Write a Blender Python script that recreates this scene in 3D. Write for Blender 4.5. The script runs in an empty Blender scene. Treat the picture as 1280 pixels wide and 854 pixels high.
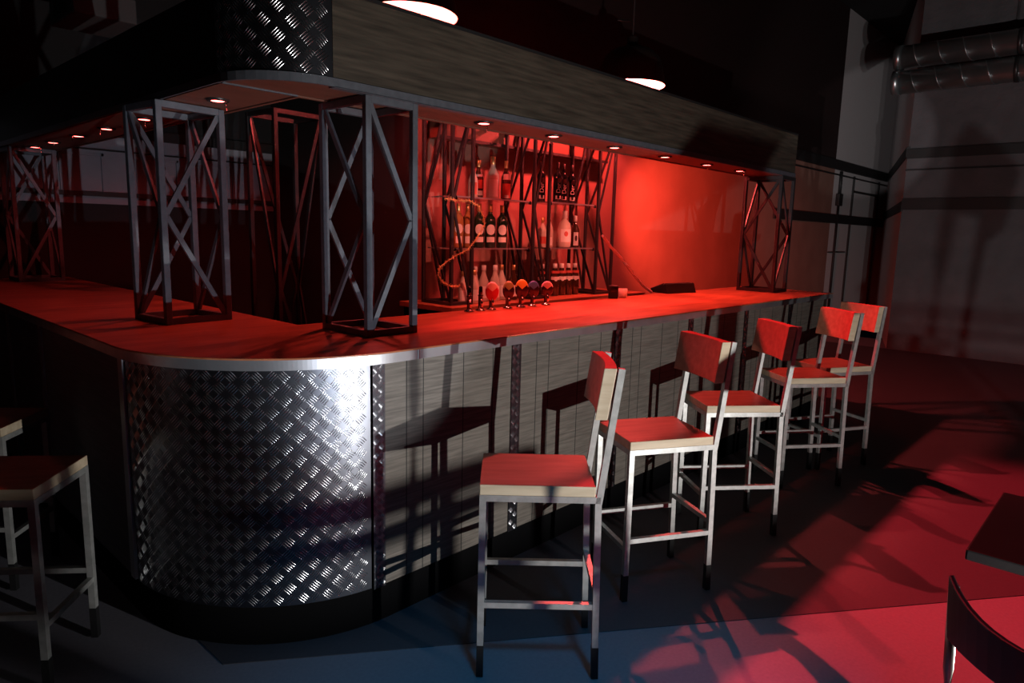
import bpy, bmesh, math, random
from mathutils import Vector, Matrix
random.seed(7)
S = bpy.context.scene
COL = S.collection
PI = math.pi
R = math.radians

# ------------------------------------------------------------------ materials
def mat(name, col, rough=.5, metal=0., spec=.5, noise=None, bump=None, stretch=None, emit=None, trans=0., alpha=1., coat=0., ior=1.45):
    m = bpy.data.materials.new(name); m.use_nodes = True
    nt = m.node_tree; N = nt.nodes; L = nt.links
    b = N['Principled BSDF']
    b.inputs['Base Color'].default_value = (*col, 1)
    b.inputs['Roughness'].default_value = rough
    b.inputs['Metallic'].default_value = metal
    b.inputs['Specular IOR Level'].default_value = spec
    b.inputs['Transmission Weight'].default_value = trans
    b.inputs['IOR'].default_value = ior
    b.inputs['Coat Weight'].default_value = coat
    if emit:
        b.inputs['Emission Color'].default_value = (*emit[0], 1); b.inputs['Emission Strength'].default_value = emit[1]
    if noise or bump:
        tc = N.new('ShaderNodeTexCoord'); mp = N.new('ShaderNodeMapping')
        L.new(tc.outputs['Object'], mp.inputs['Vector'])
        if stretch: mp.inputs['Scale'].default_value = stretch
    if noise:   # (scale, amount, second colour, detail)
        n = N.new('ShaderNodeTexNoise'); n.inputs['Scale'].default_value = noise[0]; n.inputs['Detail'].default_value = noise[3] if len(noise) > 3 else 6
        L.new(mp.outputs['Vector'], n.inputs['Vector'])
        r = N.new('ShaderNodeValToRGB')
        r.color_ramp.elements[0].position = .5 - noise[1]; r.color_ramp.elements[1].position = .5 + noise[1]
        r.color_ramp.elements[0].color = (*noise[2], 1); r.color_ramp.elements[1].color = (*col, 1)
        L.new(n.outputs['Fac'], r.inputs['Fac']); L.new(r.outputs['Color'], b.inputs['Base Color'])
    if bump:    # (scale, strength, distance)
        n2 = N.new('ShaderNodeTexNoise'); n2.inputs['Scale'].default_value = bump[0]; n2.inputs['Detail'].default_value = 8
        L.new(mp.outputs['Vector'], n2.inputs['Vector'])
        bp = N.new('ShaderNodeBump'); bp.inputs['Strength'].default_value = bump[1]; bp.inputs['Distance'].default_value = bump[2]
        L.new(n2.outputs['Fac'], bp.inputs['Height']); L.new(bp.outputs['Normal'], b.inputs['Normal'])
    return m

M = {}
M['counter'] = mat('stained_counter_wood', (.46, .17, .085), .33, noise=(3.2, .2, (.27, .08, .035)), stretch=(1, 5, 8), bump=(12, .06, .01))
M['edge'] = mat('brushed_edge_steel', (.62, .64, .68), .38, .85, noise=(9, .3, (.42, .44, .48)))
M['diamond'] = mat('tread_plate_aluminium', (.17, .18, .21), .34, 1., noise=(6, .3, (.13, .14, .165)))
M['tread'] = mat('worn_bright_tread_bars', (.72, .74, .78), .24, 1.)
M['panel'] = mat('grey_limed_panel_wood', (.19, .168, .145), .6, noise=(26, .2, (.10, .088, .076)), stretch=(.25, .25, 5), bump=(60, .15, .004))
M['panelside'] = mat('grey_side_panel', (.20, .20, .23), .65, noise=(20, .25, (.13, .13, .15)), stretch=(.25, .25, 5))
M['seam'] = mat('dark_seam', (.02, .02, .02), .7)
M['fascia'] = mat('fascia_grey_oak', (.095, .077, .057), .55, noise=(5, .22, (.036, .029, .022), 9), stretch=(.8, 1, 12), bump=(30, .12, .004))
M['black'] = mat('matt_black_paint', (.012, .012, .013), .6)
M['kick'] = mat('black_kick_board', (.003, .003, .0035), .95, spec=.1)
M['truss'] = mat('raw_steel_tube', (.135, .148, .175), .5, .15, noise=(28, .3, (.085, .093, .112)))
M['shadesteel'] = mat('shaded_steel_tube', (.03, .03, .032), .4, .3)  # same steel as the other posts, silhouette shade put into its colour
M['stoolsteel'] = mat('zinc_steel_tube', (.56, .57, .56), .42, .6, noise=(30, .3, (.34, .35, .34)))
M['stoolwood'] = mat('oiled_stool_wood', (.62, .52, .38), .5, noise=(5, .25, (.42, .33, .22)), stretch=(1, 6, 6), bump=(25, .1, .004))
M['stoolredlit'] = mat('redlit_stool_face', (.46, .20, .12), .45, noise=(5, .25, (.30, .11, .06)), stretch=(1, 6, 6), bump=(25, .1, .004))  # red light on seat tops and backrests put into the wood colour
M['soffit'] = mat('soffit_board', (.20, .085, .055), .55, noise=(4, .3, (.13, .05, .035)), stretch=(1, 4, 4))
M['redwall'] = mat('red_brown_wall_paint', (.36, .19, .15), .6, noise=(2.2, .3, (.26, .13, .10)), bump=(7, .12, .02))
M['maroon'] = mat('dark_maroon_wall', (.022, .008, .008), .75)
M['whitewall'] = mat('off_white_wall_paint', (.70, .64, .65), .8, noise=(40, .4, (.60, .55, .56)), bump=(60, .1, .004))
M['plaster'] = mat('rough_grey_plaster', (.12, .11, .118), .9, noise=(3, .35, (.08, .073, .078)), bump=(5, .7, .05))
M['farwall'] = mat('far_grey_wall', (.34, .33, .38), .8, noise=(6, .4, (.26, .255, .30)))
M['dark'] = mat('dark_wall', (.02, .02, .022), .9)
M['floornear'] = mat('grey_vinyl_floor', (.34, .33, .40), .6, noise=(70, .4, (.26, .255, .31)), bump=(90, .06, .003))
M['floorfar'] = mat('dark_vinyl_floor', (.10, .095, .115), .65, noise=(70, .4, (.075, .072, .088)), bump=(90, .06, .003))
M['ceil'] = mat('black_ceiling', (.012, .012, .013), .9)
M['duct'] = mat('galvanised_duct', (.50, .53, .54), .34, .9, noise=(7, .35, (.34, .37, .38)))
M['ductbox'] = mat('dull_duct_box', (.07, .066, .07), .8)
M['glass'] = mat('clear_glass', (.92, .95, .94), .05, 0, trans=1., ior=1.35)
M['shelfglass'] = mat('shelf_glass', (.75, .82, .80), .08, 0, trans=.85, ior=1.2)
M['chrome'] = mat('chrome', (.8, .8, .82), .12, 1.)
M['bottle_green'] = mat('dark_green_bottle', (.012, .030, .014), .12, 0, .7, coat=.5)
M['bottle_black'] = mat('black_bottle', (.006, .006, .007), .12, 0, .7, coat=.5)
M['bottle_clear'] = mat('clear_spirit_bottle', (.88, .76, .62), .10, 0, .8, trans=.25, coat=.4)
M['bottle_amber'] = mat('amber_bottle', (.55, .27, .09), .12, 0, .7, trans=.3, coat=.4)
M['bottle_brown'] = mat('brown_bottle', (.06, .022, .010), .12, 0, .7, coat=.5)
M['label'] = mat('paper_label', (.85, .82, .76), .6)
M['label_red'] = mat('red_label', (.60, .10, .07), .6)
M['cap_gold'] = mat('gold_foil_cap', (.75, .52, .22), .3, .8)
M['cap_white'] = mat('pale_cap', (.8, .76, .70), .4)
M['cap_dark'] = mat('dark_cap', (.03, .02, .02), .4)
M['badge_red'] = mat('badge_red', (.65, .06, .10), .3, coat=.5)
M['badge_white'] = mat('badge_white', (.85, .85, .82), .3)
M['badge_green'] = mat('badge_green', (.30, .45, .20), .3)
M['badge_dark'] = mat('badge_dark', (.03, .012, .03), .2, coat=.6)
M['badge_yellow'] = mat('badge_yellow', (.75, .60, .12), .3)
M['badge_blue'] = mat('badge_blue', (.10, .30, .75), .3)
M['tinsel'] = mat('gold_tinsel', (.85, .62, .28), .28, .7)
M['hose'] = mat('pale_hose', (.92, .88, .82), .45)
M['lampshade'] = mat('pendant_dark_enamel', (.02, .010, .009), .5)
M['lampinner'] = mat('pendant_white_enamel', (.85, .80, .74), .5)
M['bulb'] = mat('red_bulb', (.9, .4, .3), .4, emit=((1, .16, .07), 60))
M['lens'] = mat('downlight_lens', (.9, .2, .15), .4, emit=((1, .10, .085), 14))
M['darkmetal'] = mat('dark_downlight_rim', (.05, .045, .045), .4, .6)
M['chair'] = mat('black_lacquered_chair', (.006, .0055, .006), .45, coat=.1)
M['chairmetal'] = mat('chair_tube_metal', (.35, .33, .30), .3, .9)
M['rubber'] = mat('black_leg_sleeve', (.008, .008, .009), .6)
M['bluewood'] = M['stoolwood']

# ------------------------------------------------------------------ mesh helper
class MB:
    def __init__(s): s.bm = bmesh.new(); s.mi = 0
    def _done(s, faces, smooth=False):
        for f in faces: f.material_index = s.mi; f.smooth = smooth
    def box(s, x0, x1, y0, y1, z0, z1, mtx=None):
        v = [s.bm.verts.new((x, y, z)) for z in (z0, z1) for y in (y0, y1) for x in (x0, x1)]
        if mtx:
            for q in v: q.co = mtx @ q.co
        I = ((0, 2, 3, 1), (4, 5, 7, 6), (0, 1, 5, 4), (2, 6, 7, 3), (0, 4, 6, 2), (1, 3, 7, 5))
        s._done([s.bm.faces.new([v[i] for i in t]) for t in I]); return s
    def bar(s, p, q, w, h, up=(0, 0, 1)):      # rectangular bar p->q, w across, h along 'up'
        p, q = Vector(p), Vector(q); d = (q - p).normalized(); u = Vector(up)
        if abs(d.dot(u)) > .99: u = Vector((1, 0, 0))
        a = d.cross(u).normalized(); u = a.cross(d).normalized()
        v = []
        for c in (p, q):
            for i, j in ((-1, -1), (1, -1), (1, 1), (-1, 1)): v.append(s.bm.verts.new(c + a * (i * w / 2) + u * (j * h / 2)))
        I = ((3, 2, 1, 0), (4, 5, 6, 7), (0, 1, 5, 4), (1, 2, 6, 5), (2, 3, 7, 6), (3, 0, 4, 7))
        s._done([s.bm.faces.new([v[i] for i in t]) for t in I]); return s
    def path(s, pts, w, h, across):             # square tube along a polyline with mitred bends; 'across' is the fixed width axis
        a = Vector(across).normalized(); P = [Vector(p) for p in pts]; rings = []
        for i, p in enumerate(P):
            d = ((P[i] - P[i - 1]).normalized() if i else Vector()) + ((P[i + 1] - P[i]).normalized() if i < len(P) - 1 else Vector())
            d.normalize(); u = d.cross(a).normalized()
            rings.append([s.bm.verts.new(p + a * (i2 * w / 2) + u * (j * h / 2)) for i2, j in ((-1, -1), (1, -1), (1, 1), (-1, 1))])
        fs = []
        for A, B in zip(rings, rings[1:]):
            for k in range(4): fs.append(s.bm.faces.new((A[k], A[(k + 1) % 4], B[(k + 1) % 4], B[k])))
        fs.append(s.bm.faces.new(rings[0][::-1])); fs.append(s.bm.faces.new(rings[-1])); s._done(fs); return s
    def tube(s, pts, r, n=10, closed=False):
        P = [Vector(p) for p in pts]; rings = []; ref = Vector((0, 0, 1)); m = len(P)
        for i, p in enumerate(P):
            if closed: d = P[(i + 1) % m] - P[i - 1]
            else: d = P[min(i + 1, m - 1)] - P[max(i - 1, 0)]
            d.normalize(); a = d.cross(ref)
            if a.length < .05: a = d.cross(Vector((1, 0, 0)))
            a.normalize(); u = a.cross(d)
            rr = r[i] if isinstance(r, (list, tuple)) else r
            rings.append([s.bm.verts.new(p + (a * math.cos(2 * PI * k / n) + u * math.sin(2 * PI * k / n)) * rr) for k in range(n)])
        fs = []
        pairs = list(zip(rings, rings[1:])) + ([(rings[-1], rings[0])] if closed else [])
        for A, B in pairs:
            for k in range(n): fs.append(s.bm.faces.new((A[k], A[(k + 1) % n], B[(k + 1) % n], B[k])))
        s._done(fs, True)
        if not closed: s._done([s.bm.faces.new(rings[0][::-1]), s.bm.faces.new(rings[-1])])
        return s
    def lathe(s, prof, n=20, c=(0, 0, 0), cap=True, a0=0, a1=2 * PI, sx=1, sy=1):   # prof: (r, z)
        full = abs(a1 - a0 - 2 * PI) < 1e-6; k = n if full else n + 1; rings = []
        for r, z in prof:
            rings.append([s.bm.verts.new((c[0] + r * sx * math.cos(a0 + (a1 - a0) * i / n), c[1] + r * sy * math.sin(a0 + (a1 - a0) * i / n), c[2] + z)) for i in range(k)])
        fs = []
        for A, B in zip(rings, rings[1:]):
            for i in range(k if full else k - 1): fs.append(s.bm.faces.new((A[i], A[(i + 1) % k], B[(i + 1) % k], B[i])))
        s._done(fs, True)
        if cap and full:
            if prof[0][0] > 1e-4: s._done([s.bm.faces.new(rings[0][::-1])])
            if prof[-1][0] > 1e-4: s._done([s.bm.faces.new(rings[-1])])
        return s
    def prism(s, poly, z0, z1, mtx=None):       # vertical extrusion of a 2-D outline (counter-clockwise)
        lo = [s.bm.verts.new((x, y, z0)) for x, y in poly]; hi = [s.bm.verts.new((x, y, z1)) for x, y in poly]
        if mtx:
            for q in lo + hi: q.co = mtx @ q.co
        n = len(poly); fs = [s.bm.faces.new(lo[::-1]), s.bm.faces.new(hi)]
        for i in range(n): fs.append(s.bm.faces.new((lo[i], lo[(i + 1) % n], hi[(i + 1) % n], hi[i])))
        s._done(fs); return s
    def face(s, pts): s._done([s.bm.faces.new([s.bm.verts.new(p) for p in pts])]); return s
    def build(s, name, mats, parent=None, bevel=0, seg=2):
        me = bpy.data.meshes.new(name); s.bm.normal_update()
        s.bm.to_mesh(me); s.bm.free()
        for m in (mats if isinstance(mats, (list, tuple)) else [mats]): me.materials.append(M[m])
        o = bpy.data.objects.new(name, me); COL.objects.link(o)
        if parent: o.parent = parent
        if bevel:
            b = o.modifiers.new('edge', 'BEVEL'); b.width = bevel; b.segments = seg; b.limit_method = 'ANGLE'
        return o

def tag(o, label, cat, group=None):
    o['label'] = label; o['category'] = cat
    if group: o['group'] = group
    return o
def thing(name, label, cat, loc=(0, 0, 0), rz=0, group=None):
    o = bpy.data.objects.new(name, None); COL.objects.link(o); o.empty_display_size = .1
    o.location = loc; o.rotation_euler = (0, 0, rz); return tag(o, label, cat, group)
def structure(o): o['kind'] = 'structure'; return o
def copy_tree(o, parent=None):
    c = o.copy(); COL.objects.link(c)
    if parent: c.parent = parent
    for ch in [k for k in bpy.data.objects if k.parent == o]: copy_tree(ch, c)
    return c

# ------------------------------------------------------------------ the setting
CEIL = 5.7
YB = 4.5                        # back wall plane
C1 = (16.6, YB); C2 = (11.95, 3.0)
YC = 7.05                        # far wall on the left
m = MB()
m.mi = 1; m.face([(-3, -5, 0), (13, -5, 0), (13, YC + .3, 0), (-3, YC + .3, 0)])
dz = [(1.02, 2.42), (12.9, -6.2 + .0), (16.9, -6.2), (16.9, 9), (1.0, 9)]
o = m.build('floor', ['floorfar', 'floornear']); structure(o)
# darker vinyl zone round the bar: a laid sheet, 2 mm thick
def clip(poly, x0, x1, y0, y1):
    def cut(P, f, inter):
        out = []
        for i in range(len(P)):
            a, b = P[i - 1], P[i]
            if f(b):
                if not f(a): out.append(inter(a, b))
                out.append(b)
            elif f(a): out.append(inter(a, b))
        return out
    def ix(x): return lambda a, b: (x, a[1] + (b[1] - a[1]) * (x - a[0]) / (b[0] - a[0]))
    def iy(y): return lambda a, b: (a[0] + (b[0] - a[0]) * (y - a[1]) / (b[1] - a[1]), y)
    poly = cut(poly, lambda p: p[0] >= x0, ix(x0)); poly = cut(poly, lambda p: p[0] <= x1, ix(x1))
    poly = cut(poly, lambda p: p[1] >= y0, iy(y0)); return cut(poly, lambda p: p[1] <= y1, iy(y1))
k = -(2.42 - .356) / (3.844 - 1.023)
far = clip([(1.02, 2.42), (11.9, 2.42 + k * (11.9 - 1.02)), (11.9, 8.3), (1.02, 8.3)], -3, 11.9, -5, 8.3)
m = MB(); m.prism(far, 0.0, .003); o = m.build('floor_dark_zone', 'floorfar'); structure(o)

m = MB(); m.box(3.73, 13.3, YB, YB + .15, 0, 3.0); m.mi = 1; m.box(3.73, 13.3, YB, YB + .15, 3.0, CEIL); o = m.build('wall_back', ['redwall', 'maroon']); structure(o)  # darker maroon above the red-brown lower part
m = MB(); m.box(13.3, 16.6, YB, YB + .15, 0, CEIL); o = m.build('wall_back_white', 'whitewall'); structure(o)
m = MB(); m.prism([C2, (C2[0] + .12, C2[1] - .12), (16.7, YB - .1), C1], 0, CEIL); o = m.build('wall_chamfer', 'whitewall'); structure(o)
m = MB(); m.box(C2[0], C2[0] + .15, -5, C2[1], 0, CEIL); o = m.build('wall_right', 'plaster'); structure(o)
m = MB(); m.mi = 1; m.box(-3, 3.88, YC, YC + .15, 0, 1.83); m.box(-3, 3.88, YC, YC + .15, 2.52, CEIL); m.box(3.73, 3.88, YB + .15, YC, 0, CEIL); m.mi = 0; m.box(-3, 3.88, YC, YC + .15, 1.83, 2.52); o = m.build('wall_far', ['farwall', 'dark']); structure(o)  # counter's shadow painted into the dark lower part; upper part darkened too
m = MB(); m.box(-3.15, -3, -5, YC + .15, 0, CEIL); o = m.build('wall_left', 'dark'); structure(o)
m = MB(); m.box(-3, C2[0] + .15, -5.15, -5, 0, CEIL); o = m.build('wall_front', 'dark'); structure(o)
m = MB(); m.box(-3.15, 17, -5.15, YC + .15, CEIL, CEIL + .1); o = m.build('ceiling', 'ceil'); structure(o)

# wall bands: black rails running round the room at two heights
def band(name, pts, z, h, t, mt='black'):
    m = MB()
    for a, b in zip(pts, pts[1:]):
        m.bar((*a, z), (*b, z), t, h)
    return structure(m.build(name, mt))
off = .03
b0 = [(6.55, YB - off), (C1[0] - .1, YB - off)]
b1 = [(C1[0] - .1, YB - off), (C2[0] - off, C2[1] - off * .3)]
b2 = [(C2[0] - off, C2[1]), (C2[0] - off, -5)]
band('trim_1', b0, 3.03, .16, .05); band('trim_2', b1, 3.03, .15, .05); band('trim_3', b2, 3.0, .14, .05)
band('trim_4', [(10.7, YB - off), b0[1]], 2.07, .16, .03); band('trim_5', b1, 2.22, .16, .03); band('trim_6', b2, 2.25, .17, .03)
band('trim_7', [(10.7, YB - off), b0[1]], 2.86, .02, .02); band('trim_8', b2, 2.76, .02, .02)
zc = 2.475
band('trim_9', [(-3, YC - off), (3.73, YC - off)], zc, .09, .05)
band('trim_10', [(-3, YC - off), (3.73, YC - off)], 2.305, .012, .02)
band('trim_11', [(-3, YC - off), (3.73, YC - off)], 1.915, .04, .04)
# panel mouldings on the off-white wall
m = MB()
for x in (13.62, 14.35, 15.95): m.box(x - .02, x + .02, YB - .03, YB, .2, 2.9)
m.box(14.35, 15.95, YB - .03, YB, 2.60, 2.635); m.box(13.3, 14.2, YB - .03, YB, 1.45, 1.47)
structure(m.build('trim_12', 'seam'))
m = MB()   # moulded panel frames on the far wall
for x0, x1 in ((1.75, 2.1), (2.3, 2.75), (2.85, 3.3)):
    for a, b, c, d in ((x0, x1, 2.25, 2.27), (x0, x0 + .02, 1.93, 2.27), (x1 - .02, x1, 1.93, 2.27)): m.box(a, b, YC - .02, YC, c, d)
structure(m.build('trim_13', 'farwall'))

# ------------------------------------------------------------------ bar counter
CZ = 1.18
bar = thing('bar_counter', 'long L-shaped bar counter with glossy red-lit top and curved tread-plate corner', 'bar counter', (0, 0, 0))
def arc(cx, cy, r, a0, a1, n): return [(cx + r * math.cos(R(a0 + (a1 - a0) * i / n)), cy + r * math.sin(R(a0 + (a1 - a0) * i / n))) for i in range(n + 1)]
YL = 7.04
outline = [(.88, YL)] + arc(1.68, 3.0, .80, 180, 270, 72) + [(6.78, 2.2), (6.78, 3.11), (1.76, 3.11), (1.76, YL)]
m = MB(); m.prism(outline, CZ - .008, CZ + .0); m.build('countertop', 'counter', bar, .003)
m = MB(); m.prism([(.885, YL - .005)] + arc(1.68, 3.0, .795, 180, 270, 72) + [(6.775, 2.205), (6.775, 3.105), (1.765, 3.105), (1.765, YL - .005)], CZ - .048, CZ - .008)
m.build('edge_band', 'edge', bar)
m = MB(); m.box(1.795, 1.799, 2.201, 2.207, CZ - .048, CZ - .008); m.build('edge_joint', 'chrome', bar)
# carcass and kick board
m = MB(); m.prism([(.955, YL - .05)] + arc(1.68, 3.0, .725, 180, 270, 20) + [(6.70, 2.275), (6.70, 3.04), (1.83, 3.04), (1.83, YL - .05)], .02, CZ - .048); m.build('carcass', 'kick', bar)
m = MB(); m.prism([(.93, YL - .04)] + arc(1.68, 3.0, .75, 180, 270, 60) + [(6.74, 2.25), (6.74, 3.06), (1.81, 3.06), (1.81, YL - .04)], 0, .165); m.build('kick_board', 'kick', bar)

def treadplate(name, pt, u0, u1, z0, z1, parent, pitch=.048, up=0, curved=True):
    """sheet along a horizontal path pt(u)->(x,y,nx,ny), with raised bars in groups of four, alternately turned"""
    m = MB(); n = max(2, int((u1 - u0) / .03)) if curved else 2
    lo, hi = [], []
    for i in range(n + 1):
        x, y, nx, ny = pt(u0 + (u1 - u0) * i / n)
        lo.append(m.bm.verts.new((x, y, z0))); hi.append(m.bm.verts.new((x, y, z1)))
    m._done([m.bm.faces.new((lo[i], lo[i + 1], hi[i + 1], hi[i])) for i in range(n)], True)
    nu, nz = int((u1 - u0) / pitch + .999), int((z1 - z0) / pitch + .999)
    fs = []
    for iu in range(nu):
        for iz in range(nz):
            cu, cz = u0 + (iu + .5) * pitch, z0 + (iz + .5) * pitch
            if cu > u1 - .01 or cz > z1 - .01: continue
            ang = R(45) if (iu + iz) % 2 else R(-45)
            ca, sa = math.cos(ang), math.sin(ang)
            sc = pitch / .048
            for b in range(5):
                t = (b - 2) * .0092 * sc; ring0, ring1 = [], []; ok = True
                for rr, hh, out in ((1., 0., ring0), (.5, .0016 * sc, ring1)):
                    for q in range(8):
                        a = 2 * PI * q / 8; l, w = .0225 * sc * math.cos(a) * rr, .0023 * sc * math.sin(a) * rr
                        du, dzz = l * ca - (t + w) * sa, l * sa + (t + w) * ca
                        uu, zz = cu + du, cz + dzz
                        if not (u0 <= uu <= u1 and z0 <= zz <= z1): ok = False; break
                        x, y, nx, ny = pt(uu); out.append((x + nx * hh, y + ny * hh, zz))
                    if not ok: break
                if not ok: continue
                v0 = [m.bm.verts.new(p) for p in ring0]; v1 = [m.bm.verts.new(p) for p in ring1]
                for q in range(8): fs.append(m.bm.faces.new((v0[q], v0[(q + 1) % 8], v1[(q + 1) % 8], v1[q])))
                fs.append(m.bm.faces.new(v1))
    m.mi = 1; m._done(fs, True)
    return m.build(name, ['diamond', 'tread'], parent)
rr = .762
def corner_pt(u):               # u = arc length from the left end (180 deg) round to 270 deg, then straight along x
    L = rr * PI / 2
    if u <= L:
        a = PI + u / rr; return (1.68 + rr * math.cos(a), 3.0 + rr * math.sin(a), math.cos(a), math.sin(a))
    return (1.68 + u - L, 3.0 - rr, 0, -1)
treadplate('tread_plate_corner', corner_pt, .02, rr * PI / 2 - .10, .17, CZ - .05, bar)
fy = 3.0 - rr
def front_pt(u): return (u, fy - .004, 0, -1)
def left_pt(u): return (1.68 - rr - .004, u, -1, 0)
treadplate('tread_plate_strip', front_pt, 1.585, 1.645, .165, CZ - .05, bar, .03, curved=False)
xs = [1.645, 2.40, 3.27, 4.12, 4.97, 5.82, 6.74]
for i, x in enumerate(xs[1:-1]):
    treadplate('tread_plate_strip', front_pt, x, x + .066, .165, CZ - .05, bar, .033, curved=False)
for i in range(len(xs) - 1):
    a = xs[i] + (.066 if i else 0); b = xs[i + 1]
    m = MB(); m.box(a + .001, b - .001, fy, fy + .02, .17, CZ - .049)
    p = m.build('front_panel', 'panel', bar)
    m = MB()
    for f in (.15, .27, .58, .83): m.box(a + (b - a) * f - .002, a + (b - a) * f + .002, fy - .001, fy + .001, .17, CZ - .05)
    m.build('seam', 'seam', p)
ys = [3.02, 4.26, 5.0, 6.1, YL - .03]
for y0, y1 in zip(ys, ys[1:]):
    m = MB(); m.box(1.68 - rr, 1.68 - rr + .02, y0 + .03, y1 - .03, .17, CZ - .049); m.build('side_panel', 'panelside', bar)
    m = MB(); m.box(1.68 - rr - .008, 1.68 - rr + .01, y0 - .025, y0 + .025, .17, CZ - .049); m.build('side_strip', 'edge', bar)
m = MB(); m.box(6.72, 6.74, 2.26, 3.05, .17, CZ - .049); m.build('end_panel', 'panel', bar)

# ------------------------------------------------------------------ canopy above the bar
SZ = 2.235
can = thing('bar_canopy', 'boxed canopy over the bar with grey wooden fascia and tread-plate corner', 'canopy', (0, 0, SZ))
def cz(o): o.location.z -= SZ; return o
XE = 6.47
m = MB(); m.box(1.62, XE, 2.54, 2.565, SZ + .03, 2.60); cz(m.build('front_fascia', 'fascia', can))
m = MB(); m.box(1.62, XE, 2.535, 2.60, 2.60, 2.615); cz(m.build('fascia_cap', 'black', can))
m = MB(); m.box(1.29, 1.315, 2.87, YL - .1, SZ + .03, 2.60); cz(m.build('side_fascia', 'black', can))  # unlit side of the canopy: its shade put into the black colour
m = MB(); m.box(1.62, XE, 2.532, 2.54, SZ - .004, SZ + .03); m.box(1.62, XE, 2.532, 2.575, SZ - .006, SZ - .002)
a = arc(1.62, 2.87, .338, 180, 270, 12); b = arc(1.62, 2.87, .325, 180, 270, 12)
m.prism(a + b[::-1], SZ - .004, SZ + .03); m.box(1.282, 1.29, 2.87, YL - .1, SZ - .004, SZ + .03)
cz(m.build('trim_angle', 'truss', can))
def cano_pt(u):
    a = PI + u / .33; return (1.62 + .33 * math.cos(a), 2.87 + .33 * math.sin(a), math.cos(a), math.sin(a))
cz(treadplate('tread_plate_corner', cano_pt, .0, .33 * PI / 2 - .002, SZ + .03, 2.615, can, .055))
m = MB()
sof = [(1.31, YL - .1)] + arc(1.62, 2.87, .31, 180, 270, 10) + [(XE, 2.56), (XE, 2.85), (1.635, 2.85), (1.635, YL - .1)]
m.prism(sof, SZ, SZ + .018); cz(m.build('soffit', 'soffit', can))
m = MB(); m.box(1.635, XE, 2.85, 2.87, SZ - .006, 2.5); m.box(1.635, 1.655, 2.87, YL - .1, SZ - .006, 2.5); m.box(XE - .02, XE, 2.56, 2.87, SZ, 2.6)
cz(m.build('inner_fascia', 'soffit', can))
m = MB(); m.box(1.30, 1.635, 2.845, 2.856, SZ - .006, SZ + .001); cz(m.build('soffit_joint', 'truss', can))

# ------------------------------------------------------------------ recessed downlights
def spot(name, loc, target, power, col, ang, blend=.4, rad=.02):
    l = bpy.data.lights.new(name, 'SPOT'); l.energy = power; l.color = col; l.spot_size = R(ang); l.spot_blend = blend; l.shadow_soft_size = rad
    o = bpy.data.objects.new(name, l); COL.objects.link(o); o.location = loc
    o.rotation_euler = (Vector(target) - Vector(loc)).to_track_quat('-Z', 'Y').to_euler(); return o
def point(name, loc, power, col, rad=.03):
    l = bpy.data.lights.new(name, 'POINT'); l.energy = power; l.color = col; l.shadow_soft_size = rad
    o = bpy.data.objects.new(name, l); COL.objects.link(o); o.location = loc; return o
RED = (1, .085, .045)
def make_downlight():
    t = thing('downlight', '', 'downlight')
    m = MB(); m.lathe([(.030, -.004), (.030, -.009), (.046, -.011), (.052, -.006), (.052, 0.)], 24, cap=False); m.build('rim', 'darkmetal', t)
    m = MB(); m.lathe([(.0001, -.008), (.030, -.008), (.031, -.002)], 24, cap=False); m.build('lens', 'lens', t)
    m = MB(); m.tube([(.04, 0, -.012), (.043, 0, -.030), (.040, 0, -.045)], .0025, 6); m.build('spring_clip', 'chrome', t)
    return t
dl0 = make_downlight(); first = True
ordn = ['nearest the tread-plate corner', 'second from the tread-plate corner', 'third from the tread-plate corner', 'fourth from the tread-plate corner', 'fifth from the tread-plate corner', 'farthest from the tread-plate corner']
for i, x in enumerate((2.625, 3.2, 3.82, 4.45, 5.08, 5.66)):
    o = dl0 if first else copy_tree(dl0); first = False
    o.location = (x, 2.69, SZ); o.rotation_euler.z = R(20 + 50 * i)
    tag(o, 'round red downlight over the front counter, ' + ordn[i], 'downlight', 'red downlights in the canopy')
    spot('downlight_beam', (x, 2.69, SZ - .02), (x, 2.66, 0), (20, 50, 58, 58, 50, 42)[i], RED, 56, .5, .03)
for i, y in enumerate((3.25, 4.17, 4.8, 5.37, 5.98, 6.48)):
    o = copy_tree(dl0); o.location = (1.46, y, SZ); o.rotation_euler.z = R(65 * i)
    tag(o, 'round red downlight over the side counter arm, ' + ordn[i], 'downlight', 'red downlights in the canopy')
    spot('downlight_beam', (1.46, y, SZ - .02), (1.46, y, 0), (1.2, .5, .25, .2, .15, .1)[i], RED, 64, .9, .03)

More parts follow.
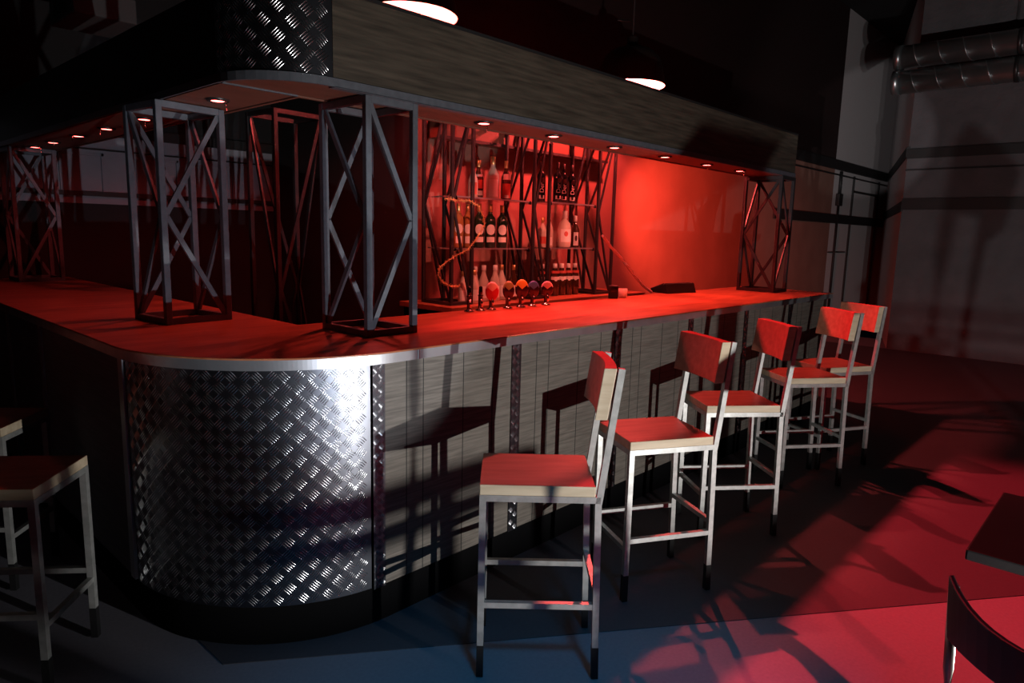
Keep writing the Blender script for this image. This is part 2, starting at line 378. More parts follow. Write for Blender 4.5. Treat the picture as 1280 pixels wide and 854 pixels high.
# ------------------------------------------------------------------ steel lattice posts
def lattice(name, label, cx, cy, z0, z1, w, d, rz=0, t=.030, ph=(0, 1, 0, 1), mt='truss', group='steel lattice posts', feet=True):
    o = thing(name, label, 'lattice post', (cx, cy, z0), rz, group)
    h = z1 - z0; a, b = w / 2 - t / 2, d / 2 - t / 2
    for sx in (-1, 1):
        for sy in (-1, 1):
            m = MB(); m.box(sx * a - t / 2, sx * a + t / 2, sy * b - t / 2, sy * b + t / 2, 0, h); m.build('leg', mt, o, .002, 1)
    for nm, z in (('base_frame', t / 2), ('top_frame', h - t / 2)):
        m = MB()
        for s_ in (-1, 1):
            m.bar((-a + t / 2, s_ * b, z), (a - t / 2, s_ * b, z), t * .9, t); m.bar((s_ * a, -b + t / 2, z), (s_ * a, b - t / 2, z), t * .9, t)
        m.build(nm, mt, o)
    bw = t * .8; e = t * .45
    for f, (p0, p1) in enumerate((((-a, -b), (a, -b)), ((a, -b), (a, b)), ((a, b), (-a, b)), ((-a, b), (-a, -b)))):
        p0, p1 = Vector(p0), Vector(p1); dr = (p1 - p0).normalized()
        p0 = p0 + dr * e; p1 = p1 - dr * e
        if ph[f]: p0, p1 = p1, p0
        nrm = Vector((dr.y, -dr.x, 0))
        zz = (h - t, h * .5, t)
        for (A, za), (B, zb) in (((p0, zz[0]), (p1, zz[1])), ((p1, zz[1]), (p0, zz[2]))):
            m = MB(); m.bar((A.x, A.y, za), (B.x, B.y, zb), bw * .55, bw, nrm.cross(Vector((B.x - A.x, B.y - A.y, zb - za))).normalized()); m.build('brace', mt, o)
    return o
lattice('lattice_post', 'steel lattice post at the inner bend of the counter, beside the bottle shelves', 1.925, 2.735, CZ, SZ - .006, .285, .375, ph=(0, 1, 0, 0))
lattice('lattice_post', 'steel lattice post on the side counter arm with one bright red brace', 1.41, 3.63, CZ, SZ - .006, .34, .33, R(6), ph=(1, 1, 1, 0))
lattice('lattice_post', 'pale-lit lattice post at the far end of the side counter arm', 1.46, 6.74, CZ, SZ - .006, .32, .34, 0, ph=(0, 0, 0, 1))
lattice('lattice_post', 'dark lattice post on the far free end of the front counter by the red wall', 6.36, 2.72, CZ, SZ - .006, .30, .36, 0, ph=(0, 1, 0, 1), mt='shadesteel')
lattice('lattice_post', 'dark lattice post half hidden in the shadow behind the corner of the bar', 2.55, 4.62, 0.0, 2.45, .40, .36, R(4), ph=(1, 0, 1, 0), mt='shadesteel')

# ------------------------------------------------------------------ back bar with shelves
BZ = 1.09
bk = thing('back_counter', 'dark back counter under the bottle shelves along the red wall', 'cabinet', (0, 0, 0))
m = MB(); m.box(3.46, 6.15, 3.86, 4.5 - .002, BZ - .04, BZ); m.build('top', 'counter', bk, .003)
for i in range(4):
    x0 = 3.50 + i * .655; m = MB(); m.box(x0 + .004, x0 + .651, 3.90, 3.92, .12, BZ - .05); d = m.build('door', 'kick', bk, .003)
    m = MB(); m.tube([(x0 + .6, 3.885, .75), (x0 + .6, 3.885, .92)], .006, 8); m.build('handle', 'chrome', d)
m = MB(); m.box(3.50, 6.12, 3.92, 4.49, .0, BZ - .04); m.build('body', 'kick', bk)
hd = thing('shelf_header', 'boxed red-lit header spanning the top of the bottle shelves', 'cabinet', (0, 0, 2.38))
m = MB(); m.box(3.74, 6.05, 4.345, 4.49, 2.41 - 2.38, 2.66 - 2.38); m.build('body', 'soffit', hd, .004)
m = MB(); m.box(3.74, 6.05, 4.334, 4.345, 2.405 - 2.38, 2.43 - 2.38); m.build('edge_strip', 'black', hd)
def shelf_post(x0, x1, label): return lattice('shelf_post', label, (x0 + x1) / 2, 4.15, BZ, 2.66, x1 - x0, .36, t=.026, ph=(1, 0, 0, 1), mt='shadesteel', group='lattice posts of the bottle shelves')
shelf_post(3.55, 3.79, 'lattice shelf post nearest the bar corner, draped with gold tinsel')
shelf_post(4.49, 4.72, 'lattice shelf post between the two stacks of bottle shelves')
shelf_post(5.42, 5.70, 'lattice shelf post at the hose end of the bottle shelves')
def glass_shelf(x0, x1, z, label):
    t = thing('glass_shelf', label, 'shelf', (x0, 4.0, z), 0, 'glass bottle shelves')
    m = MB(); m.box(0, x1 - x0, .0, .30, -.010, 0); m.build('pane', 'shelfglass', t)
    m = MB(); m.box(0, x1 - x0, -.003, .0, -.011, .001); m.build('front_edge', 'edge', t)
    for x in (.02, x1 - x0 - .02):
        m = MB(); m.box(x - .018, x + .018, -.006, .03, -.028, -.011); m.box(x - .012, x + .012, -.008, -.0035, -.02, .0); m.build('clip', 'chrome', t)
glass_shelf(3.59, 4.488, 1.935, 'upper glass shelf carrying the tall pale-labelled spirit bottle')
glass_shelf(4.722, 5.418, 1.945, 'upper glass shelf carrying the black bottles with upright white writing')
glass_shelf(3.59, 4.488, 1.535, 'middle glass shelf carrying the dark bottles with round white labels')
glass_shelf(4.722, 5.418, 1.540, 'middle glass shelf carrying the clear flask-shaped bottle')

# ------------------------------------------------------------------ bottles
def arcpatch(m, r, z0, z1, half, n=8, oval=False):
    cols = []
    for i in range(n + 1):
        f = -1 + 2 * i / n; a = -PI / 2 + f * half
        hh = math.sqrt(max(0, 1 - f * f)) if oval else 1
        c = (z0 + z1) / 2; e = (z1 - z0) / 2 * max(hh, .02)
        cols.append((m.bm.verts.new((r * math.cos(a), r * math.sin(a), c - e)), m.bm.verts.new((r * math.cos(a), r * math.sin(a), c + e))))
    m._done([m.bm.faces.new((A[0], B[0], B[1], A[1])) for A, B in zip(cols, cols[1:])], True)
PROF = {
 'wine':   [(0.0001, 0), (.9, 0), (1, .02), (1, .60), (.92, .68), (.50, .76), (.36, .80), (.34, .90), (.36, .905)],
 'spirit': [(0.0001, 0), (.92, 0), (1, .02), (1, .50), (.96, .58), (.55, .70), (.36, .76), (.32, .88), (.36, .885)],
 'slim':   [(0.0001, 0), (.9, 0), (1, .02), (1, .46), (.90, .56), (.50, .72), (.38, .80), (.36, .92), (.40, .925)],
 'flask':  [(0.0001, 0), (.85, 0), (.95, .03), (1, .20), (1, .50), (.80, .66), (.35, .76), (.30, .86), (.34, .865)],
 'beer':   [(0.0001, 0), (.9, 0), (1, .02), (1, .55), (.90, .64), (.55, .78), (.42, .92), (.44, .93)],
}
def bottle(prof, r, h, x, y, z, body, cap, label, cat, labels=(), rz=0, cap_h=.12, group=None, text=None, name='bottle'):
    t = thing(name, label, cat, (x, y, z), rz, group)
    P = [(a * r, b * h) for a, b in PROF[prof]]
    m = MB(); m.lathe(P, 20); m.build('glass_body', body, t)
    rt = P[-1][0]; zt = P[-1][1]
    m = MB(); m.lathe([(rt * 1.05, zt - cap_h * h * .6), (rt * 1.08, zt - cap_h * h * .58), (rt * 1.08, h * .995), (rt * .95, h), (.0001, h)], 16, cap=False); m.build('cap', cap, t)
    for (z0, z1, half, oval, mt) in labels:
        m = MB(); arcpatch(m, r * 1.012, z0 * h, z1 * h, half, 12, oval); m.build('paper_label', mt, t)
    if text:
        c = bpy.data.curves.new('lettering', 'FONT'); c.body = text; c.size = r * 1.3; c.align_x = 'CENTER'; c.align_y = 'CENTER'; c.extrude = .0005; q0 = bpy.data.objects.new('lettering_curve', c); COL.objects.link(q0)
        me = bpy.data.meshes.new_from_object(q0.evaluated_get(bpy.context.evaluated_depsgraph_get())); bpy.data.objects.remove(q0)
        me.materials.clear(); me.materials.append(M['label'])
        q = bpy.data.objects.new('lettering', me); COL.objects.link(q); q.parent = t
        q.matrix_local = Matrix.Translation((0, -r * 1.02, h * .36)) @ Matrix.Rotation(R(90), 4, 'X') @ Matrix.Rotation(R(90), 4, 'Z')
    return t
FC = R(-35)       # bottles face the camera side of the bar
U1, U2, M1, M2 = 1.936, 1.946, 1.536, 1.541
G1, G2, G3, G4, G5, G6 = 'bottles on the upper left shelf', 'black bottles on the upper right shelf', 'bottles on the middle left shelf', 'bottles on the middle right shelf', 'bottles on the back counter', 'small capped bottles on the back counter'
bottle('slim', .040, .27, 3.91, 4.12, U1, 'bottle_clear', 'cap_dark', 'narrow clear bottle at the corner-side end of the upper shelf', 'bottle', [(.1, .45, .8, False, 'label_red')], FC, group=G1)
bottle('spirit', .042, .31, 4.01, 4.16, U1, 'bottle_brown', 'cap_gold', 'dark bottle with small white and red labels beside the tall pale one', 'bottle', [(.08, .20, .8, False, 'label'), (.26, .48, .8, False, 'label_red'), (.56, .62, .7, False, 'label')], FC, group=G1)
bottle('spirit', .055, .345, 4.135, 4.12, U1, 'bottle_clear', 'cap_gold', 'tall pale spirit bottle with a large white label, centre of the upper shelf', 'bottle', [(.06, .46, .75, False, 'label')], FC, group=G1)
bottle('spirit', .044, .33, 4.325, 4.15, U1, 'bottle_brown', 'cap_gold', 'dark foil-topped bottle with a red label next to the middle lattice post', 'bottle', [(.05, .42, .9, False, 'label_red'), (.05, .13, .4, False, 'label'), (.52, .66, .9, False, 'label')], FC, group=G1)
for x, y, lb in ((4.84, 4.20, 'black bottle mostly hidden by the brace of the middle lattice post'), (4.955, 4.10, 'black bottle with upright white writing right behind the post tube'), (5.075, 4.13, 'black bottle with upright white writing, middle of its shelf'), (5.225, 4.15, 'black bottle with upright white writing and pink square, last on its shelf')):
    bottle('wine', .042, .36, x, y, U2, 'bottle_black', 'cap_dark', lb, 'bottle', [(.09, .175, .6, False, 'label'), (.10, .44, .28, False, 'bottle_black')], FC, group=G2, text='Der')
for x, lb, bd in ((3.775, 'amber bottle with round pale label behind the tinsel, first on the middle shelf', 'bottle_amber'), (3.875, 'amber bottle with round pale label behind the tinsel, second on the middle shelf', 'bottle_amber')):
    bottle('wine', .044, .35, x, 4.14, M1, bd, 'cap_gold', lb, 'bottle', [(.32, .54, .8, True, 'label'), (.10, .26, .6, False, 'label')], FC, group=G3)
for x, lb in ((3.985, 'dark green bottle with oval white label behind the thin post tube'), (4.115, 'dark green bottle with oval white label, second from the right on its shelf'), (4.255, 'dark green bottle with oval white label, nearest the middle lattice post')):
    bottle('wine', .047, .355, x, 4.12, M1, 'bottle_green', 'cap_gold', lb, 'bottle', [(.30, .54, .85, True, 'label'), (.13, .25, .75, False, 'label')], FC, group=G3)
bottle('spirit', .042, .27, 4.80, 4.13, M2, 'bottle_clear', 'cap_gold', 'short pale bottle on the middle shelf close behind the lattice brace', 'bottle', [(.12, .36, .8, False, 'label_red')], FC, group=G4)
bottle('spirit', .042, .31, 4.91, 4.15, M2, 'bottle_clear', 'cap_white', 'pale bottle with white cap left of the clear flask', 'bottle', [(.06, .30, .7, False, 'label')], FC, group=G4)
bottle('flask', .066, .34, 5.115, 4.13, M2, 'bottle_clear', 'cap_white', 'wide clear flask-shaped bottle with slanting pale and red label', 'bottle', [(.15, .50, .75, False, 'label'), (.30, .44, .30, True, 'label_red')], FC, group=G4)
bottle('spirit', .045, .30, 5.29, 4.14, M2, 'bottle_brown', 'cap_white', 'dark square-shouldered bottle with white cap and label right of the flask', 'bottle', [(.06, .48, .55, False, 'label'), (.20, .38, .3, True, 'bottle_brown')], FC, group=G4)
LB = [('label', .10, .42)]
for x, y, h, r, bd, cp, lb in ((3.76, 4.06, .26, .040, 'bottle_clear', 'cap_gold', 'pale bottle on the back counter inside the first lattice post'),
        (3.85, 4.03, .27, .046, 'bottle_clear', 'cap_gold', 'pale wide bottle on the back counter left of the black tap stub'),
        (3.955, 4.12, .29, .034, 'bottle_clear', 'cap_white', 'slim pale bottle, first of the row behind the beer taps'),
        (4.05, 4.12, .30, .046, 'bottle_clear', 'cap_white', 'pale bottle with white label, second of the row behind the beer taps'),
        (4.165, 4.10, .30, .048, 'bottle_clear', 'cap_white', 'pale bottle directly behind the red beer tap badge'),
        (4.285, 4.14, .30, .046, 'bottle_clear', 'cap_gold', 'pale bottle between the red and the green-topped beer taps'),
        (4.375, 4.08, .30, .040, 'bottle_brown', 'cap_gold', 'dark bottle behind the green-topped beer tap')):
    bottle('slim', r, h, x, y, BZ, bd, cp, lb, 'bottle', [(.10, .42, .8, False, 'label')], FC, group=G5)
for x, lb in ((4.80, 'small dark bottle with white collar label, alone left of its row'), (4.985, 'small dark bottle with white collar label, first of the close row'), (5.085, 'small dark bottle with white collar label, second of the close row'), (5.185, 'small dark bottle with white collar label, third of the close row'), (5.285, 'small dark bottle with white collar label, last of the close row')):
    bottle('beer', .044, .30, x, 4.12, BZ, 'bottle_brown', 'cap_white', lb, 'bottle', [(.50, .60, 1.2, False, 'label'), (.46, .56, .35, True, 'label'), (.70, .78, 1., False, 'label_red')], FC, group=G6)

# ------------------------------------------------------------------ beer taps on the inner edge of the counter
def tap(x, label, top=None, low=None, h=.115, rx=.036):
    t = thing('beer_tap', label, 'beer tap', (x, 3.03, CZ), R(-36), 'beer taps along the inner counter edge')
    m = MB(); m.lathe([(.0001, 0), (.032, 0), (.032, .006), (.018, .012), (.014, .02)], 18, cap=False); m.build('foot', 'chrome', t)
    m = MB(); m.lathe([(.014, .015), (.014, .09), (.017, .092), (.017, .10), (.0001, .104)], 14, cap=False)
    m.build('column', 'bottle_black', t)
    m = MB(); m.tube([(0, 0, .07), (0, -.04, .075), (0, -.055, .06), (0, -.056, .03)], .007, 8); m.build('spout', 'chrome', t)
    if top:
        m = MB(); m.lathe([(.0001, -.012), (.85, -.012), (1., -.006), (1., .006), (.85, .012), (.0001, .012)], 24, cap=False)
        for v in m.bm.verts: v.co = Vector((v.co.x * rx, v.co.z, v.co.y * h * .5 + .06 + h * .5))
        bmesh.ops.recalc_face_normals(m.bm, faces=m.bm.faces)
        for f in m.bm.faces: f.material_index = 1 if f.calc_center_median().z > .06 + h * .62 else 0
        o = m.build('badge', [low, top], t); o.location = (0, -.02, 0)
    else:
        m = MB(); m.lathe([(.010, .10), (.013, .115), (.011, .15), (.0001, .155)], 12, cap=False); m.build('lever', 'bottle_black', t)
    return t
tap(2.86, 'black beer tap stub without badge, first from the lattice post')
tap(2.955, 'black beer tap stub without badge, just left of the red badge')
tap(3.05, 'beer tap with red badge topped in white', 'badge_white', 'badge_red', .118, .042)
tap(3.20, 'beer tap with pale green-topped badge', 'badge_green', 'badge_dark', .118, .038)
tap(3.325, 'beer tap with dark badge rimmed in yellow', 'badge_yellow', 'badge_dark', .125, .044)
tap(3.44, 'beer tap with dark badge topped in blue', 'badge_blue', 'badge_dark', .112, .040)
tap(3.58, 'beer tap with round dark badge topped in white, last of the row', 'badge_white', 'badge_dark', .105, .042)

# gold tinsel draped through the first shelf post
def tinsel():
    P = [(3.46, 3.945, 1.905), (3.60, 3.945, 1.895), (3.72, 3.945, 1.90), (3.80, 3.945, 1.865), (3.86, 3.945, 1.79), (3.875, 3.945, 1.72), (3.80, 3.945, 1.62), (3.70, 3.945, 1.525),
         (3.55, 3.945, 1.47), (3.42, 3.945, 1.40), (3.395, 3.945, 1.34), (3.44, 3.945, 1.28), (3.53, 3.945, 1.245), (3.63, 3.945, 1.245)]
    pts = []
    for i in range(len(P) - 1):
        for k in range(8): pts.append(Vector(P[i]).lerp(Vector(P[i + 1]), k / 8))
    m = MB(); m.tube(pts, .0035, 6)
    for p in pts:
        for k in range(5):
            d = Vector((random.uniform(-1, 1), random.uniform(-1, 1), random.uniform(-1, 1))).normalized() * random.uniform(.010, .022)
            m.bar(p, p + d, .003, .003)
    o = m.build('tinsel_garland', 'tinsel'); return tag(o, 'gold tinsel garland looped round the lattice shelf post nearest the corner', 'garland')
tinsel()
m = MB(); P = [(4.40, 3.17, 1.66), (4.55, 3.20, 1.575), (4.75, 3.22, 1.475), (4.95, 3.22, 1.33), (5.08, 3.20, 1.235), (5.155, 3.17, 1.187)]
pts = []
for i in range(len(P) - 1):
    for k in range(6): pts.append(Vector(P[i]).lerp(Vector(P[i + 1]), k / 6))
pts.append(Vector(P[-1]))
m.tube(pts, .012, 10); tag(m.build('hose', 'hose'), 'pale hose slanting down to the counter in front of the red wall', 'hose')
t = thing('till_terminal', 'low black wedge-shaped terminal lying on the counter by the red wall', 'device', (5.38, 3.0, CZ), R(-10))
m = MB(); m.prism([(0, 0), (.20, 0), (.20, .035), (.06, .085), (.03, .085)], -.19, .19, Matrix(((0, 0, 1, 0), (1, 0, 0, 0), (0, 1, 0, 0), (0, 0, 0, 1)))); m.build('housing', 'black', t, .006)
m = MB(); m.box(-.18, .18, .02, .17, 0, .004, Matrix.Translation((0, .045, .09)) @ Matrix.Rotation(R(-20), 4, 'X')); m.build('screen', 'bottle_black', t)
m = MB(); m.lathe([(.0001, .0), (.030, 0), (.034, .01), (.036, .07), (.033, .07), (.030, .01), (.0001, .008)], 18, cap=False)
o = m.build('cup', 'badge_white'); o.location = (4.55, 3.06, CZ); tag(o, 'small white cup at the inner counter edge beside a black block', 'cup')
t = thing('card_reader', 'small upright black block next to the white cup on the counter', 'device', (4.42, 3.06, CZ), R(-40))
m = MB(); m.box(-.035, .035, -.02, .02, 0, .10); m.build('housing', 'black', t, .005); m = MB(); m.box(-.025, .025, -.022, -.02, .05, .09); m.build('screen', 'bottle_black', t)

# ------------------------------------------------------------------ bar stools
SW, SD, SH = .363, .42, .76
def make_stool():
    t = thing('bar_stool', '', 'bar stool')
    w, d, tb = SW, SD, .024
    m = MB(); m.box(-d / 2, d / 2, -w / 2, w / 2, SH - .040, SH); m.bm.faces.ensure_lookup_table(); m.bm.faces[1].material_index = 1; m.build('seat', ['stoolwood', 'stoolredlit'], t, .003)
    m = MB(); z = SH - .052
    for s_ in (-1, 1): m.bar((-d / 2 - .02, s_ * (w / 2 - tb / 2), z), (d / 2 - tb, s_ * (w / 2 - tb / 2), z), tb, tb)
    m.bar((d / 2 - tb / 2, -w / 2, z), (d / 2 - tb / 2, w / 2, z), tb, tb); m.bar((-d / 2 + tb / 2, -w / 2 + tb, z), (-d / 2 + tb / 2, w / 2 - tb, z), tb, tb)
    m.build('seat_frame', 'stoolsteel', t)
    for s_ in (-1, 1):
        y = s_ * (w / 2 - tb / 2)
        m = MB(); m.box(d / 2 - tb, d / 2, y - tb / 2, y + tb / 2, .125, SH - .064); l = m.build('front_leg', 'stoolsteel', t)
        m = MB(); m.box(d / 2 - tb - .001, d / 2 + .001, y - tb / 2 - .001, y + tb / 2 + .001, 0, .127); m.build('leg_sleeve', 'rubber', l)
        xb = -d / 2 - tb / 2
        m = MB(); m.path([(xb - .012, y, .125), (xb, y, SH - .07), (xb - .004, y, SH - .045), (xb - .062, y, 1.195)], tb, tb, (0, 1, 0)); l = m.build('rear_leg', 'stoolsteel', t)
        m = MB(); m.path([(xb - .0155, y, 0), (xb - .012, y, .127)], tb + .002, tb + .002, (0, 1, 0)); m.build('leg_sleeve', 'rubber', l)
        m = MB(); m.bar((xb, y, .29), (d / 2 - tb, y, .29), tb * .9, tb * .9); m.build('side_stretcher', 'stoolsteel', t)
    m = MB(); m.bar((-d / 2 - .018, -w / 2 + tb, .345), (-d / 2 - .018, w / 2 - tb, .345), tb * .9, tb * .9); m.build('rear_stretcher', 'stoolsteel', t)
    m = MB(); m.bar((d / 2 - tb / 2, -w / 2 + tb, .25), (d / 2 - tb / 2, w / 2 - tb, .25), tb * .9, tb * .9); m.build('front_stretcher', 'stoolsteel', t)
    # curved backrest block
    n = 10; th = .046; m = MB(); ring = []
    z0, z1 = 1.008, 1.197; s0, s1 = -d / 2 - .030, -d / 2 - .056
    for i in range(n + 1):
        y = -w / 2 + w * i / n; c = 1 - (2 * y / w) ** 2
        fr = lambda xb_: xb_ + th - .020 * c
        bk_ = lambda xb_: xb_ - .012 * c
        ring.append([m.bm.verts.new(p) for p in ((fr(s0), y, z0), (fr(s1), y, z1), (bk_(s1), y, z1), (bk_(s0), y, z0))])
    fs = []
    for A, B in zip(ring, ring[1:]):
        for q in range(4): fs.append(m.bm.faces.new((A[q], B[q], B[(q + 1) % 4], A[(q + 1) % 4])))
    fs.append(m.bm.faces.new(ring[0])); fs.append(m.bm.faces.new(ring[-1][::-1])); m._done(fs)
    bmesh.ops.recalc_face_normals(m.bm, faces=m.bm.faces)
    m.bm.normal_update()
    for f in m.bm.faces:
        if abs(f.normal.y) < .7: f.material_index = 1
    m.build('backrest', ['stoolwood', 'stoolredlit'], t, .003)
    return t
st0 = make_stool(); first = True
for x, y, a, lb in ((1.932, 1.658, 133.5, 'nearest wooden bar stool, turned side-on before the tread-plate corner'),
        (2.772, 1.652, 150, 'second wooden bar stool from the tread-plate corner, close behind the nearest one'),
        (3.652, 1.692, 140, 'third wooden bar stool from the tread-plate corner, middle of its row'),
        (4.755, 1.70, 143, 'fourth wooden bar stool from the tread-plate corner, with a pale backrest edge'),
        (5.337, 1.704, 152, 'last wooden bar stool of the row, farthest from the tread-plate corner'),
        (.48, 2.96, -41, 'bar stool at the side counter arm, cropped, with its seat corner lit'),
        (.56, 3.87, -41, 'darker bar stool further along the side counter arm')):
    o = st0 if first else copy_tree(st0); first = False
    o.location = (x, y, 0.003); o.rotation_euler.z = R(a); tag(o, lb, 'bar stool', 'bar stools round the counter')

# ------------------------------------------------------------------ pendants
def pendant(x, y, z, label, power):
    t = thing('pendant_lamp', label, 'pendant lamp', (x, y, z), 0, 'red dome pendants above the bar')
    r = .31
    prof = [(r, 0), (r * .985, .03), (r * .90, .16), (r * .80, .24), (r * .60, .30), (r * .28, .335), (.05, .35), (.045, .42)]
    m = MB(); m.lathe(prof, 40, cap=False); m.build('shade', 'lampshade', t)
    m = MB(); m.lathe([(r - .004, .0), (r * .97, .03), (r * .885, .158), (r * .785, .235), (r * .585, .293), (.01, .33)], 40, cap=False); m.build('reflector', 'lampinner', t)
    m = MB(); m.lathe([(.018, .17), (.03, .19), (.03, .26), (.018, .30), (.0001, .30)], 18, cap=False); m.build('bulb', 'bulb', t)
    m = MB(); m.tube([(0, 0, .40), (0, 0, CEIL - z)], .008, 8); m.build('rod', 'black', t)
    m = MB(); m.tube([(-.02, 0, .55), (-.22, .02, .52)], .006, 6); m.build('crossbar', 'darkmetal', t)
    point('pendant_glow', (x, y, z + .12), power, (1, .085, .075), .04)
    return t
pendant(2.93, 3.7, 3.015, 'dome pendant lamp above the bar, nearest the tread-plate canopy corner', 85)
pendant(5.46, 3.7, 3.005, 'dome pendant lamp over the far part of the bar', 300)

# ------------------------------------------------------------------ ducts, box, hanging rod
def duct(z, y_end, label):
    t = thing('spiral_duct', label, 'duct', (11.35, y_end, z), 0, 'spiral ventilation ducts')
    r = .160
    m = MB(); m.tube([(0, 0, 0), (0, -7.6, 0)], r, 40); m.build('pipe', 'duct', t)
    m = MB(); pts = []
    for i in range(0, 24 * 22 + 1):
        a = 2 * PI * i / 24; pts.append((r * math.cos(a), -.12 - .30 * i / 24, r * math.sin(a)))
    m.tube(pts, .008, 5); m.build('spiral_seam', 'duct', t)
    m = MB(); m.tube([(0, 0.0, 0), (0, -.10, 0)], r + .012, 40); m.build('collar', 'duct', t)
    for y in (-1.45, -4.4):
        m = MB(); m.tube([(0, y, 0), (0, y - .05, 0)], r + .008, 40); m.build('hanger_band', 'darkmetal', t)
    return t
duct(4.29, 3.14, 'upper of two galvanised spiral ducts by the right wall')
duct(3.945, 3.14, 'lower of two galvanised spiral ducts by the right wall')
for y, lb in ((1.66, 'thin rod hanging the two spiral ducts, nearer the bare wall corner'),):
    m = MB(); m.tube([(11.35, y, 4.46), (11.35, y, CEIL)], .008, 8); tag(m.build('hanger_rod', 'chrome'), lb, 'rod')
t = thing('duct_box', 'grey sheet-metal box hanging high above the side counter arm', 'duct', (1.65, 5.55, 3.0), R(0))
m = MB(); m.box(-.19, .19, -.27, .27, 0, .16); m.build('housing', 'ductbox', t, .01)
m = MB(); m.box(-.21, -.19, -.1, .1, .02, .14); m.build('flange', 'darkmetal', t)
for x, y in ((-.17, -.24), (.17, -.24), (-.17, .24), (.17, .24)):
    m = MB(); m.tube([(x, y, .16), (x, y, CEIL - 3.0)], .006, 6); m.build('hanger', 'darkmetal', t)
t = thing('hanging_rod', 'thin dark rod hanging from the ceiling in front of the side arm canopy', 'rod', (.78, 4.55, 2.30))
m = MB(); m.tube([(0, 0, 0), (0, 0, CEIL - 2.30)], .012, 8); m.build('rod', 'darkmetal', t)
m = MB(); m.tube([(0, 0, -.02), (0, 0, .55)], .006, 8); m.build('cable', 'chrome', t)

# dark box and upright strips on the off-white walls
def strips(x, y, z, z1, label, rz=0):
    t = thing('strip_box', label, 'switch box', (x, y, z), rz)
    m = MB(); m.box(-.10, .10, -.07, 0, -.11, .11); m.build('box', 'black', t, .01)
    m = MB(); m.tube([(0, -.03, .11), (0, -.03, z1 - z)], .03, 8); m.tube([(0, -.03, -.11), (0, -.03, .3 - z)], .02, 8); m.build('pipe', 'black', t)
strips(13.55, YB - .005, 2.42, 2.93, 'dark square box with conduit on the wall beside the red paint edge')
a = math.atan2(C1[1] - C2[1], C1[0] - C2[0])
m = MB(); m.box(-.06, .06, -.06, .06, 0, 3.0); t = m.build('corner_strip', 'black'); t.location = (15.9, YB - .36, 0); tag(t, 'black vertical strip in the corner where the off-white walls meet', 'pipe')

# ------------------------------------------------------------------ table and chair on the right
def make_table(x, y, label):
    t = thing('pub_table', label, 'table', (x, y, 0))
    m = MB(); m.box(-.34, .34, -.34, .34, .715, .75); m.build('tabletop', 'chair', t, .006)
    m = MB(); m.tube([(0, 0, .03), (0, 0, .715)], .035, 14); m.build('column', 'chairmetal', t)
    m = MB(); m.lathe([(.0001, .0), (.23, 0), (.23, .012), (.06, .03), (.04, .06)], 30, cap=False); m.build('base', 'chair', t)
    return t
make_table(2.72, -.02, 'black square table at the right edge of the room')
def make_chair(label):
    t = thing('cafe_chair', label, 'chair')
    m = MB(); n = 12
    ring = []
    for i in range(n + 1):
        f = -1 + 2 * i / n; y = f * .21; xb = -.20 - .055 * (1 - f * f)
        top = .865 - .035 * (1 - f * f) ; lo = .70 + .015 * (1 - f * f)
        ring.append([m.bm.verts.new(p) for p in ((xb + .012, y, lo), (xb - .004, y, top), (xb - .020, y, top), (xb - .006, y, lo))])
    fs = []
    for A, B in zip(ring, ring[1:]):
        for q in range(4): fs.append(m.bm.faces.new((A[q], B[q], B[(q + 1) % 4], A[(q + 1) % 4])))
    fs.append(m.bm.faces.new(ring[0])); fs.append(m.bm.faces.new(ring[-1][::-1])); m._done(fs)
    bmesh.ops.recalc_face_normals(m.bm, faces=m.bm.faces)
    m.build('back_rail', 'chair', t, .004)
    m = MB(); m.lathe([(.0001, .435), (.18, .435), (.20, .442), (.205, .455), (.195, .462), (.0001, .458)], 32, cap=False); m.build('seat', 'chair', t)
    for s_ in (-1, 1):
        m = MB(); m.tube([(-.24, s_ * .20, 0), (-.19, s_ * .19, .44), (-.195, s_ * .20, .62), (-.205, s_ * .205, .84)], .012, 10); m.build('rear_leg', 'chairmetal', t)
        m = MB(); m.tube([(.19, s_ * .17, 0), (.15, s_ * .15, .44)], .012, 10); m.build('front_leg', 'chairmetal', t)
    m = MB(); m.lathe([(.17, .40), (.182, .40), (.182, .425), (.17, .425), (.17, .40)], 28, cap=False); m.build('seat_ring', 'chairmetal', t)
    return t
ch = make_chair('dark curved-back chair at the bottom right corner beside the black table'); ch.location = (1.93, -.02, 0); ch.rotation_euler.z = R(-37)

ch2 = copy_tree(ch); ch2.location = (1.565, -.42, 0); ch2.rotation_euler.z = R(200); tag(ch2, 'dark curved-back chair out of view, added for its shadow, by the low step box', 'chair')  # unseen copy added for its shadow on corner and side stools
ch3 = copy_tree(ch); ch3.location = (3.42, -.52, 0); ch3.rotation_euler.z = R(100); tag(ch3, 'dark curved-back chair out of view, added for its shadow on the right wall', 'chair')  # unseen copy added to throw a shadow on the right wall
t = thing('light_blocker', 'low black step box out of view, added to block the floor spot', 'blocker', (2.05, -.70, 0))  # unseen box added to keep the floor spot's light off the floor
m = MB(); m.box(-.9, .9, -.06, .04, 0, .388); m.build('box', 'black', t, .004)
m = MB(); m.box(-.9, .9, -.062, .042, .388, .392); m.build('tread', 'rubber', t)
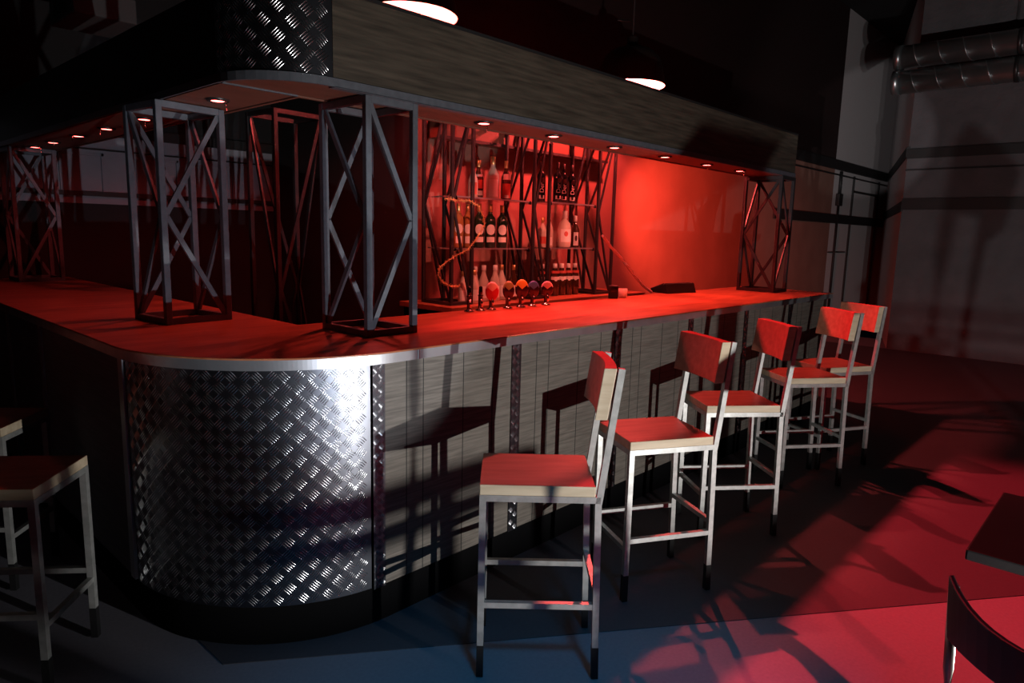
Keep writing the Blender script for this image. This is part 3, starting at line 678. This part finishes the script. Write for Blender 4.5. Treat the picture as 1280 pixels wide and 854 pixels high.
# ------------------------------------------------------------------ lights
key = spot('floor_spot', (1.95, -.9, .42), (3.6, 2.6, 1.2), 270, (1, .97, .93), 150, .3, .012)
spot('red_wall_fill', (5.75, 3.05, 2.42), (7.9, 4.5, 1.72), 700, RED, 62, .8, .03)  # added unseen spot that brightens the red wall past the bar
for x in (3.5, 4.4, 5.2):
    spot('bottle_fill', (x, 2.96, 2.42), (x + .25, 4.15, 1.5), 60, (1, .22, .16), 46, .6, .02)  # added unseen spots that brighten the bottles from the front
spot('ceiling_red_spot', (3.9, 3.7, 4.60), (3.5, .35, .3), 1300, (1, .035, .05), 62, .4, .03)
spot('ceiling_red_spot', (6.1, 3.7, 4.60), (4.6, .1, .1), 850, (1, .035, .05), 38, .6, .03)
spot('blue_floor_fill', (.4, -.9, 4.4), (1.5, 1.05, 0), 170, (.03, .5, 1), 34, .9, .3)  # invented unseen spot that turns the near floor blue
spot('corner_fill', (-.4, .3, .95), (14.6, 4.4, 3.75), 900, (1, .96, .96), 9.5, .3, .012)  # added unseen spot for the off-white wall corner
spot('wall_fill', (2.0, -1.2, .5), (12.5, 2.2, 3.2), 400, (1, .97, .96), 42, .5, .012)  # added unseen spot that lifts the right wall and ducts
spot('side_fill', (1.15, -1.5, .80), (2.0, 6.5, 2.0), 230, (.84, .9, 1), 21, .4, .012)  # added unseen spot for the far wall band and side posts
spot('box_fill', (-1.5, -1, 2.4), (1.65, 5.5, 3.0), 12, (1, .95, .95), 9, .5, .02)  # added faint spot, no fixture, only to show the duct box
w = bpy.data.worlds.new('dark_room'); S.world = w; w.use_nodes = True
w.node_tree.nodes['Background'].inputs['Color'].default_value = (.35, .5, 1, 1); w.node_tree.nodes['Background'].inputs['Strength'].default_value = .0006

# ------------------------------------------------------------------ camera
cam = bpy.data.cameras.new('camera'); co = bpy.data.objects.new('camera', cam); COL.objects.link(co)
yaw, pitch, roll = R(42.997), R(8.966), R(-1.44)
f = Vector((math.cos(yaw) * math.cos(pitch), math.sin(yaw) * math.cos(pitch), -math.sin(pitch)))
r = Vector((math.sin(yaw), -math.cos(yaw), 0)); d = f.cross(r)
r2 = r * math.cos(roll) + d * math.sin(roll); d2 = -r * math.sin(roll) + d * math.cos(roll)
co.matrix_world = Matrix(((r2.x, -d2.x, -f.x, 0), (r2.y, -d2.y, -f.y, 0), (r2.z, -d2.z, -f.z, 1.66), (0, 0, 0, 1)))
cam.sensor_width = 36; cam.lens = 36 * 857.34 / 1280; cam.clip_start = .05; cam.clip_end = 60
S.camera = co
S.view_settings.view_transform = 'Standard'; S.view_settings.look = 'None'; S.view_settings.gamma = 1; S.view_settings.exposure = 0; S.view_settings.use_curve_mapping = False
S.cycles.use_denoising = True; S.cycles.max_bounces = 8; S.cycles.diffuse_bounces = 1; S.cycles.sample_clamp_indirect = 4
